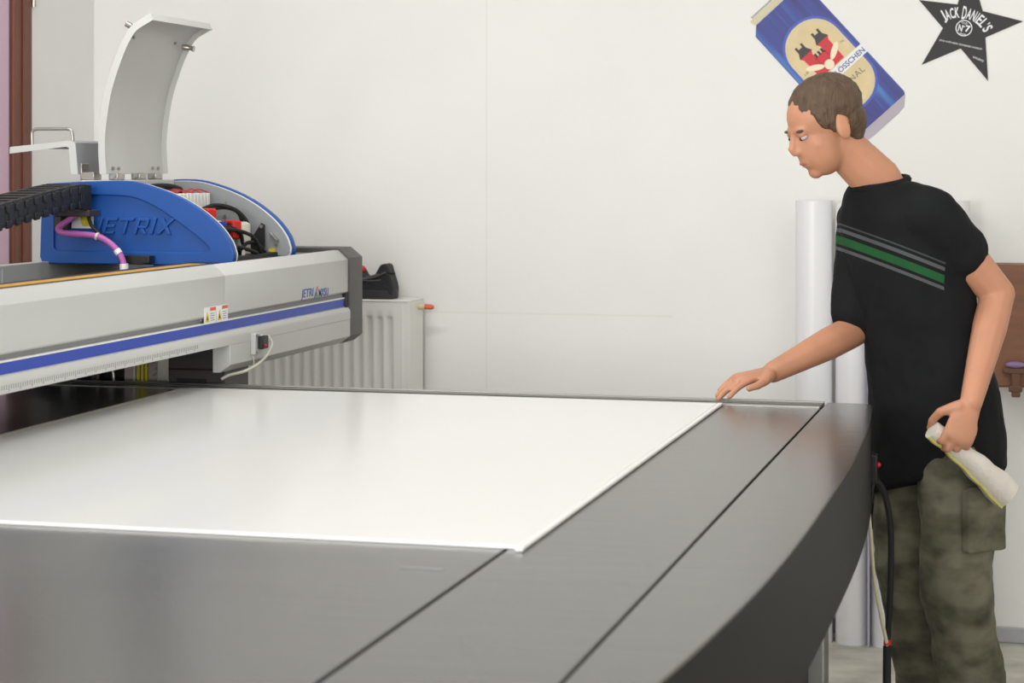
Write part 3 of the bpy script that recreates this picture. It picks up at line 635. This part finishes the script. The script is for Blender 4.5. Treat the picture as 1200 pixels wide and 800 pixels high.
# arched brand lettering
def arc_text(txt, cx, cz, R, a0, a1, hgt, parent, name, m, big=()):
    n = len(txt); ws = []
    for c in txt: ws.append(.5 if c == ' ' else {'I':.5,"'":.4,'J':.75,'.':.4}.get(c, 1.0)*(1.15 if c in big else 1))
    tot = sum(ws); acc = 0; b = MB()
    for i, c in enumerate(txt):
        mid = (acc+ws[i]/2)/tot; acc += ws[i]
        if c == ' ': continue
        a = a0+(a1-a0)*mid; w = abs(a1-a0)*R*ws[i]/tot*.86; hh = hgt*(1.25 if i in big else 1)
        if c == 'I': w *= .4
        if c == "'": vs, fs = fit_text(c, w*.6, hh*.3, off=.01); vs = [(v[0], v[1]+hh*.35, v[2]) for v in vs]
        else: vs, fs = fit_text(c, w, hh, off=.02)
        px, pz = cx+R*math.cos(a), cz+R*math.sin(a); r_ = a-math.pi/2
        b.add([(px+v[0]*math.cos(r_)-v[1]*math.sin(r_), YW-.0028-v[2], pz+v[0]*math.sin(r_)+v[1]*math.cos(r_)) for v in vs], fs)
    return b.build(name, m, parent)
arc_text("JACK DANIEL'S", .199, 1.847, .098, math.radians(122), math.radians(24), .033, sd, 'lettering', 'print_white', big=(0,5))
def ring2(cx, cz, r0, r1, yo, parent, name, m, n=32):
    b = MB(); A = [(cx+r1*math.cos(2*math.pi*k/n), cz+r1*math.sin(2*math.pi*k/n)) for k in range(n)]
    B = [(cx+r0*math.cos(2*math.pi*k/n), cz+r0*math.sin(2*math.pi*k/n)) for k in range(n)]
    vs, fs = plate([A, B], .0002); return b.add(wall_pts(vs, yo), fs).build(name, m, parent)
ring2(.214, 1.896, .0225, .0255, .0028, sd, 'emblem_ring', 'print_white')
def wall_text(txt, w, h, cx, cz, rot, parent, m, yo=.0028, name='lettering', **k):
    vs, fs = fit_text(txt, w, h, **k); c, s = math.cos(rot), math.sin(rot)
    return MB().add([(cx+v[0]*c-v[1]*s, YW-yo-v[2], cz+v[0]*s+v[1]*c) for v in vs], fs).build(name, m, parent)
wall_text('OLD', .018, .006, .216, 1.9115, ta, sd, 'print_white', off=.01)
wall_text('N', .013, .021, .2035, 1.8965, ta, sd, 'print_white', off=.03)
wall_text('o', .006, .006, .2135, 1.901, ta, sd, 'print_white', off=.03)
wall_text('7', .015, .021, .2255, 1.8935, ta, sd, 'print_white', off=.04)
wall_text('BRAND', .020, .005, .211, 1.8775, ta, sd, 'print_white', off=.01)
wall_text('JACK LIVES HERE TENNESSEE WHISKEY', .134, .0065, .204, 1.8445, math.radians(-13.5), sd, 'print_white', off=.01)
wall_text('Whiskey', .036, .010, .257, 1.799, math.radians(-20), sd, 'print_white', off=.0)
# beer-can picture: local frame p (across), q (along, up), turned on the wall
PB = Vector((.037, 1.696)); U2 = Vector((-.670, .743)); U2.normalize(); W2 = Vector((U2.y, -U2.x))
def cw(p, q): v = PB+W2*(p-.227)+U2*q; return (v.x, v.y)
def can_shape(poly, yo, name, m, parent, th=.0003):
    return MB().prism([cw(*p) for p in poly], YW-yo-th, YW-yo, 'y').build(name, m, parent)
CO = Vector((*cw(.113, -.03), 0))
can = thing('can_decal', (CO.x, YW, CO.y), 'large blue beer can sticker tilted on the wall behind the head', 'sticker')
body = [(0,.008),(0,.452),(.026,.478),(.201,.478),(.227,.452),(.227,.008),(.222,0),(.005,0)]
bo = can_shape(body, 0, 'can_body', 'canblue', can, th=.0015)
# turn the print's own axes with the can so that its streaks run along it
rot = math.atan2(W2.y, W2.x); RM = Matrix.Rotation(rot, 4, 'Y')
bo.data.transform(RM); bo.rotation_euler = (0, -rot, 0)
can_shape([(.024,.480),(.020,.488),(.020,.500),(.207,.500),(.207,.488),(.203,.480)], 0, 'can_rim', 'canrim', can, th=.0015)
can_shape([(.030,.502),(.030,.508),(.197,.508),(.197,.502)], 0, 'can_lid', 'alu_dark', can, th=.0012)
can_shape([(.004,-.001),(.032,-.028),(.06,-.032),(.167,-.032),(.195,-.028),(.223,-.001)], 0, 'can_foot', 'canfoot', can, th=.0014)
def stadium(p0, p1, q0, q1, r_, n=10):
    o = []
    for cx, cy, a in ((p1-r_,q0+r_,-90),(p1-r_,q1-r_,0),(p0+r_,q1-r_,90),(p0+r_,q0+r_,180)):
        for k in range(n+1): t = math.radians(a+90*k/n); o.append((cx+r_*math.cos(t), cy+r_*math.sin(t)))
    return o
can_shape(stadium(.012,.215,.055,.398,.098), .0015, 'label_border', 'stripe', can)
can_shape(stadium(.020,.207,.064,.389,.091), .0018, 'label', 'tan', can)
vs, fs = plate([[cw(*p) for p in stadium(.0255,.2015,.0695,.3835,.086)], [cw(*p) for p in stadium(.029,.198,.073,.380,.083)]], .0001)
MB().add(wall_pts(vs, .0022), fs).build('label_line', 'canrim', can)
can_shape([(.0,.178),(.0,.210),(.236,.210),(.236,.178)], .0022, 'banner', 'print_white', can)
wc = cw(.118, .194); wall_text('FELDSCHLÖSSCHEN', .212, .021, wc[0], wc[1], rot, can, 'bluetext', yo=.0027, off=.012)
wc = cw(.112, .148); wall_text('ORIGINAL', .142, .019, wc[0], wc[1], rot, can, 'greytext', yo=.0023, off=.0, space=1.1)
# emblem: a red castle with two dark crenellated towers and cream ears of wheat
for c0, c1, dq in ((.060,.098,0),(.128,.166,0)):
    can_shape([(c0+.004,.214),(c0+.002,.29),(c0-.006,.302),(c1+.006,.302),(c1-.002,.29),(c1-.004,.214)], .0022, 'castle_tower', 'canred', can)
    can_shape([(c0-.006,.300),(c0+.004,.318),(c0+.004,.338),(c0+.012,.338),(c0+.012,.327),(c1-.012,.327),(c1-.012,.338),(c1-.004,.338),(c1-.004,.318),(c1+.006,.300)], .0025, 'tower_roof', 'candark', can)
can_shape([(.094,.214),(.094,.272),(.132,.272),(.132,.214)], .0022, 'castle_wall', 'canred', can)
for k in range(3): can_shape([(.096+k*.013,.270),(.096+k*.013,.284),(.104+k*.013,.284),(.104+k*.013,.270)], .0022, 'battlement', 'candark', can)
for sgn in (-1, 1):
    c = (.113+sgn*.040, .250); el = []
    for k in range(16):
        a = 2*math.pi*k/16; x_, z_ = .030*math.cos(a), .0095*math.sin(a); r_ = math.radians(32*sgn)
        el.append((c[0]+x_*math.cos(r_)-z_*math.sin(r_), c[1]+x_*math.sin(r_)+z_*math.cos(r_)))
    can_shape(el, .0027, 'wheat_ear', 'cream', can)
can_shape([(.113+.016*math.cos(2*math.pi*k/16), .228+.016*math.sin(2*math.pi*k/16)) for k in range(16)], .0030, 'wheat_knot', 'cream', can)
wc = cw(.040,.255); wall_text('18', .014, .008, wc[0], wc[1], rot, can, 'greytext', yo=.0023)
wc = cw(.190,.255); wall_text('76', .014, .008, wc[0], wc[1], rot, can, 'greytext', yo=.0023)
# ------------------------------------------------------------------ person
def camo():
    m = bpy.data.materials.new('olive_work_trousers'); m.use_nodes = True; nt = m.node_tree; b = nt.nodes['Principled BSDF']; b.inputs['Roughness'].default_value = .85
    tc = nt.nodes.new('ShaderNodeTexCoord'); n = nt.nodes.new('ShaderNodeTexNoise'); n.inputs['Scale'].default_value = 9; n.inputs['Detail'].default_value = 3
    mp = nt.nodes.new('ShaderNodeMapping'); mp.inputs['Scale'].default_value = (1,1,1.6); nt.links.new(tc.outputs['Object'], mp.inputs[0]); nt.links.new(mp.outputs[0], n.inputs['Vector'])
    r = nt.nodes.new('ShaderNodeValToRGB'); e = r.color_ramp.elements
    e[0].position = .36; e[0].color = srgb(66,62,50); e[1].position = .64; e[1].color = srgb(118,114,96)
    for p_, c in ((.46,srgb(86,84,66)),(.55,srgb(104,100,82))): r.color_ramp.elements.new(p_).color = c
    nt.links.new(n.outputs['Fac'], r.inputs[0]); nt.links.new(r.outputs[0], b.inputs['Base Color']); return m
def shirt_mat(center, nrm, facing):
    m = bpy.data.materials.new('black_tshirt_with_chest_bands'); m.use_nodes = True; nt = m.node_tree; b = nt.nodes['Principled BSDF']; b.inputs['Roughness'].default_value = .85; b.inputs['Specular IOR Level'].default_value = .2
    tc = nt.nodes.new('ShaderNodeTexCoord')
    def dot(vec, off):
        s_ = nt.nodes.new('ShaderNodeVectorMath'); s_.operation = 'SUBTRACT'; nt.links.new(tc.outputs['Object'], s_.inputs[0]); s_.inputs[1].default_value = off
        d_ = nt.nodes.new('ShaderNodeVectorMath'); d_.operation = 'DOT_PRODUCT'; nt.links.new(s_.outputs[0], d_.inputs[0]); d_.inputs[1].default_value = vec; return d_.outputs['Value']
    h = dot(nrm, center); mr = nt.nodes.new('ShaderNodeMapRange'); nt.links.new(h, mr.inputs[0]); mr.inputs[1].default_value = -.06; mr.inputs[2].default_value = .06
    r = nt.nodes.new('ShaderNodeValToRGB'); r.color_ramp.interpolation = 'CONSTANT'; base = srgb(24,25,27)
    e = r.color_ramp.elements; e[0].position = 0; e[0].color = base; e[1].position = .25; e[1].color = srgb(84,86,88)
    for p_, c in ((.31,base),(.37,srgb(34,86,48)),(.52,base),(.60,srgb(84,86,88)),(.67,base),(.73,srgb(70,72,74)),(.76,base)): r.color_ramp.elements.new(p_).color = c
    nt.links.new(mr.outputs[0], r.inputs[0])
    fr = dot(facing, center); gt = nt.nodes.new('ShaderNodeMath'); gt.operation = 'GREATER_THAN'; nt.links.new(fr, gt.inputs[0]); gt.inputs[1].default_value = 0
    mx = nt.nodes.new('ShaderNodeMix'); mx.data_type = 'RGBA'; nt.links.new(gt.outputs[0], mx.inputs['Factor']); mx.inputs['A'].default_value = base
    nt.links.new(r.outputs[0], mx.inputs['B']); nt.links.new(mx.outputs['Result'], b.inputs['Base Color'])
    n = nt.nodes.new('ShaderNodeTexNoise'); n.inputs['Scale'].default_value = 400; bp = nt.nodes.new('ShaderNodeBump'); bp.inputs['Strength'].default_value = .1; bp.inputs['Distance'].default_value = .002
    nt.links.new(n.outputs['Fac'], bp.inputs['Height']); nt.links.new(bp.outputs[0], b.inputs['Normal']); return m
M['skin'] = mat('skin', srgb(194,138,108), .5, noise=.06, nscale=12)
M['skin'].node_tree.nodes['Principled BSDF'].inputs['Subsurface Weight'].default_value = .08
M['skin'].node_tree.nodes['Principled BSDF'].inputs['Subsurface Radius'].default_value = (.02,.008,.004)
M['hair'] = mat('brown_hair', srgb(88,68,50), .6, noise=.3, nscale=60, bump=.6, bscale=180, stretch=(1,1,.3))
M['lip'] = mat('lips', srgb(176,104,92), .5)
M['eye'] = mat('eye_white', srgb(186,176,168), .3); M['iris'] = mat('iris', srgb(50,40,34), .2)
M['camo'] = camo()
M['cloth'] = mat('pale_cloth', srgb(214,206,196), .85, noise=.06, nscale=30, bump=.2, bscale=150)
M['clothedge'] = mat('yellow_green_edging', srgb(196,190,110), .8)
pe = thing('person', (.19, .27, 0), 'person in black t-shirt and olive trousers leaning over the table corner', 'person')
V = Vector
F = V((-.695,-.719,0)).normalized(); R = V((F.y, -F.x, 0)); Z = V((0,0,1))
J = dict(pelvis=V((.195,.266,.935)), belly=V((.172,.250,1.074)), chest=V((.138,.232,1.23)), up=V((.112,.222,1.345)), neckb=V((.068,.207,1.432)), neckt=V((.004,.168,1.500)), head=V((-.052,.134,1.562)),
 rsh=V((.018,.330,1.335)), relb=V((.004,.268,1.063)), rwr=V((-.165,.058,.979)), lsh=V((.196,.118,1.352)), lelb=V((.352,.190,1.165)), lwr=V((.296,.045,.925)),
 rhip=V((.145,.332,.90)), lhip=V((.256,.206,.90)), rknee=V((.140,.310,.48)), lknee=V((.258,.160,.48)), rank=V((.190,.40,.09)), lank=V((.310,.245,.09)))
b = MB()
b.limb([J['pelvis'], J['belly'], J['chest'], J['up'], V((.090,.216,1.385))], [.095,.09,.10,.095,.06])
b.limb([V((.090,.216,1.385)), J['neckb'], J['neckt'], J['head']+V((.028,.012,-.03))], [.062,.060,.054,.052], .3)
b.limb([V((.10,.25,1.36)), J['rsh'], J['rsh'].lerp(J['relb'],.35), J['relb'], J['relb'].lerp(J['rwr'],.3), J['rwr']], [.05,.052,.047,.040,.040,.026], .3)
b.limb([V((.14,.18,1.37)), J['lsh'], J['lsh'].lerp(J['lelb'],.4), J['lelb'], J['lelb'].lerp(J['lwr'],.3), J['lwr']], [.05,.056,.051,.041,.042,.027], .3)
for s_ in 'rl': b.limb([J[s_+'hip'], J[s_+'knee'], J[s_+'ank']], [.075,.052,.036])
# head frame
Fh = V((-.815,-.500,-.40)).normalized(); Rh = Fh.cross(Z).normalized(); Uh = Rh.cross(Fh).normalized(); H = J['head']
def hp(f, r, u): return H+Fh*f+Rh*r+Uh*u
AX = (Rh, Fh, Uh)
b.ell(hp(-.012,0,.030), (.074,.094,.083), AX, 24, 16)
b.ell(hp(.028,0,-.035), (.060,.060,.076), AX, 24, 16)
b.ell(hp(.020,0,-.055), (.055,.055,.045), AX)
b.ell(hp(.062,0,-.091), (.022,.017,.017), AX)
b.ell(hp(.072,0,.020), (.046,.014,.012), AX)           # brow
for q in ((.084,.006,.009),(.091,-.006,.010),(.098,-.018,.0105),(.094,-.027,.011)): b.ell(hp(q[0],0,q[1]), q[2], AX, 12, 8)
for sg in (-1, 1):
    b.ell(hp(.085,sg*.010,-.028), .008, AX, 10, 8)
    b.ell(hp(.042,sg*.032,-.026), (.027,.028,.030), AX)
    b.ell(hp(.0735,sg*.031,.0095), (.015,.0115,.006), AX)
    b.ell(hp(-.012,sg*.074,-.008), (.007,.019,.032), AX)
    b.ell(hp(-.004,sg*.078,-.014), (.005,.010,.020), AX)
b.ell(hp(.080,0,-.056), (.023,.010,.006), AX); b.ell(hp(.078,0,-.066), (.021,.010,.007), AX)
def hand(b, wr, D, N, Sd, curl, thumb, spread=.06, sc=1.0):
    D = D.normalized(); N = (N-D*N.dot(D)).normalized(); Sd = (Sd-D*Sd.dot(D)-N*Sd.dot(N)).normalized()
    for k in range(6):
        t = k/5; b.ell(wr+D*(.012+.074*t)*sc, (.029*sc+.012*t*sc, .026*sc, .0155*sc), (Sd, D, N), 14, 8)
    for i, (so, ln_) in enumerate(((.030,.074),(.010,.084),(-.011,.077),(-.030,.060))):
        p_ = wr+D*(.088-.006*abs(i-1))*sc+Sd*so*sc; d_ = (D+Sd*spread*(1.3-i)).normalized(); ax = d_.cross(N).normalized(); pts = [p_-d_*.02*sc, p_]
        for s3, c_ in zip((.46,.31,.23), curl):
            d_ = Matrix.Rotation(math.radians(c_), 3, ax) @ d_
            pts.append(pts[-1]+d_*ln_*s3*sc)
        b.limb(pts, [.0098*sc,.0098*sc,.0088*sc,.0080*sc,.0070*sc], .35)
    p_ = wr+D*.026*sc+Sd*.026*sc; pts = [p_]
    for tv, l_ in zip(thumb, (.042,.034,.028)):
        d_ = (D*tv[0]+Sd*tv[1]+N*tv[2]).normalized(); pts.append(pts[-1]+d_*l_*sc)
    b.limb(pts, [.0155*sc,.0115*sc,.0100*sc,.0080*sc], .35)
# right hand, flat on the far rail; left hand, closed round a rolled cloth
Dr = V((-.125,-.108,-.024)); hand(b, J['rwr'], Dr, V((-.1,-.1,-1)), V((.62,-.75,0)), (14,12,8), ((.75,.65,.15),(.9,.4,.1),(1,.15,.05)))
Dl = V((-.30,-.36,-.86)).normalized(); Ax = V((.70,.30,-.60)); Sl = (-(Ax-Dl*Ax.dot(Dl))).normalized(); Nl = Dl.cross(Sl)
if Nl.dot(R) < 0: Nl = -Nl
hand(b, J['lwr'], Dl, Nl, Sl, (16,82,78), ((.55,.6,.55),(.6,.0,.8),(.5,-.4,.8)), spread=.02)
bd = b.build('body', 'skin', pe, fix=False); remesh(bd, .0042, 5)
print('body faces', len(bd.data.polygons))
for sg in (-1, 1):
    e_ = MB().ell(hp(.0725,sg*.031,.002), (.012,.0105,.0065), AX).build('eye', 'eye', pe, smooth=60)
    MB().ell(hp(.0805,sg*.031,.001), (.0055,.004,.0052), AX).build('iris', 'iris', e_, smooth=60)
    MB().ell(hp(.0775,sg*.032,.0195), (.017,.0075,.004), AX).build('eyebrow', 'hair', pe, smooth=60)
MB().ell(hp(.0845,0,-.0610), (.019,.0055,.0045), AX).build('lips', 'lip', pe, smooth=60)
b = MB(); b.ell(hp(-.022,0,.045), (.0795,.094,.079), AX, 28, 18); b.ell(hp(-.052,0,.0), (.071,.056,.062), AX); b.ell(hp(-.05,0,-.032), (.058,.044,.04), AX)
for sg in (-1, 1): b.ell(hp(.012,sg*.066,.030), (.013,.030,.030), AX); b.ell(hp(.008,sg*.069,.006), (.007,.010,.022), AX)
hr = b.build('hair', 'hair', pe, fix=False); remesh(hr, .004, 3, .006, .02)
# t-shirt
def ering(c, rs, rf, n=28, tilt=V((0,0,0)), p_=1.0):
    out = []
    for k in range(n):
        a = 2*math.pi*k/n; ca_, sa_ = math.cos(a), math.sin(a)
        ca_ = math.copysign(abs(ca_)**.85, ca_); sa_ = math.copysign(abs(sa_)**.85, sa_)
        out.append(c+R*rs*ca_+F*rf*sa_+tilt*ca_)
    return out
b = MB()
b.loft([ering(V((.205,.285,.70)),.176,.134,tilt=V((0,0,-.05))), ering(V((.203,.276,.80)),.180,.134,tilt=V((0,0,-.02))), ering(V((.197,.268,.92)),.176,.128), ering(J['belly'],.160,.116), ering(J['chest'],.168,.116), ering(J['up'],.166,.106), ering(V((.090,.216,1.395)),.118,.084), ering(V((.078,.211,1.424)),.076,.070)])
b.limb([V((.08,.26,1.36)), J['rsh'], J['rsh'].lerp(J['relb'],.45), J['rsh'].lerp(J['relb'],.84)], [.065,.064,.060,.059], .3)
b.limb([V((.12,.18,1.37)), J['lsh'], J['lsh'].lerp(J['lelb'],.24), J['lsh'].lerp(J['lelb'],.46)], [.066,.070,.068,.066], .3)
bn = V((.245,.0,1)); e2 = V((-.254,.967,0)); e1 = V((.967,.254,0))
cen = J['chest']+F*.03+V((0,0,.012))-pe.location
tsm = shirt_mat(cen, (e1*.40+Z).normalized(), F)
sh_ = b.build('t_shirt', tsm, pe, fix=False); remesh(sh_, .007, 6, .016, .11)
cl = MB().tube([V((.074,.210,1.427))+(R*math.cos(a)*.068+F*math.sin(a)*.066+Z*(-.014*math.sin(a))) for a in [2*math.pi*k/24 for k in range(25)]], .009, 8, caps=False).build('collar', tsm, pe, smooth=60)
# trousers and shoes
b = MB()
b.loft([ering(V((.198,.272,.80)),.155,.110), ering(V((.196,.268,.93)),.150,.102), ering(V((.193,.265,1.0)),.135,.09)])
for s_ in 'rl': b.limb([J[s_+'hip'], J[s_+'hip'].lerp(J[s_+'knee'],.5), J[s_+'knee'], J[s_+'knee'].lerp(J[s_+'ank'],.5), J[s_+'ank']+V((0,0,.0))], [.080,.093,.090,.082,.074], .3)
tr = b.build('trousers', 'camo', pe, fix=False); remesh(tr, .008, 6, .022, .10)
for s_ in 'rl':                                          # cargo pockets
    k_ = J[s_+'hip'].lerp(J[s_+'knee'], .62); sd_ = R if s_ == 'r' else -R
    b = MB().obox(k_+sd_*.092, sd_*.012, F*.06, Z*.075).obox(k_+sd_*.102+Z*.06, sd_*.008, F*.064, Z*.022)
    q_ = b.build('cargo_pocket', 'camo', pe, fix=False); remesh(q_, .006, 5, .006, .06)
for s_ in 'rl':
    a_ = J[s_+'ank']; b = MB()
    b.limb([a_+Z*.03, a_-Z*.03-F*.02], [.045,.045], .3)
    for t, w, h in ((-.05,.036,.055),(0,.038,.058),(.05,.041,.052),(.10,.046,.045),(.15,.045,.038),(.19,.036,.034)):
        b.ell(V((a_.x,a_.y,.028))+F*t+Z*.012, (w,.045,h*.75), (R,F,Z))
    b2 = b.build('shoe', 'shoe', pe, fix=False); remesh(b2, .006, 4)
    me = b2.data; zmin = -pe.location.z
    for v in me.vertices:
        if v.co.z < .014: v.co.z = .014
    ring_ = []
    for k in range(24):
        a = 2*math.pi*k/24; l_ = math.sin(a); ring_.append(V((a_.x,a_.y,0))+F*(.07+l_*.155)+R*math.cos(a)*(.046+.006*l_))
    MB().loft([[p_+Z*.0 for p_ in ring_],[p_+Z*.022 for p_ in ring_]]).build('sole', 'shoe_sole', b2, smooth=40)
# rolled cloth held in the left hand
gc = J['lwr']+Dl*.104+Nl*.0395
cr = thing('rolled_cloth', gc+Ax.normalized()*.05, 'pale rolled cloth with yellow-green edges held in the lowered hand', 'cloth')
A_ = Ax.normalized(); B1 = A_.cross(Z).normalized(); B2 = A_.cross(B1)
rings = []
for k in range(15):
    t = -.05+.23*k/14; rr = .022+.014*max(0,t)/.15+.002*math.sin(k*1.7)
    c_ = gc+A_*t-Z*.35*max(0,t)**2
    rings.append([c_+B1*math.cos(a)*rr*1.15+B2*math.sin(a)*rr for a in [2*math.pi*j/18 for j in range(18)]])
MB().loft(rings).build('roll', 'cloth', cr, smooth=60)
for j in (3, 12): MB().tube([r_[j] for r_ in rings], .005, 8).build('edging', 'clothedge', cr, smooth=60)
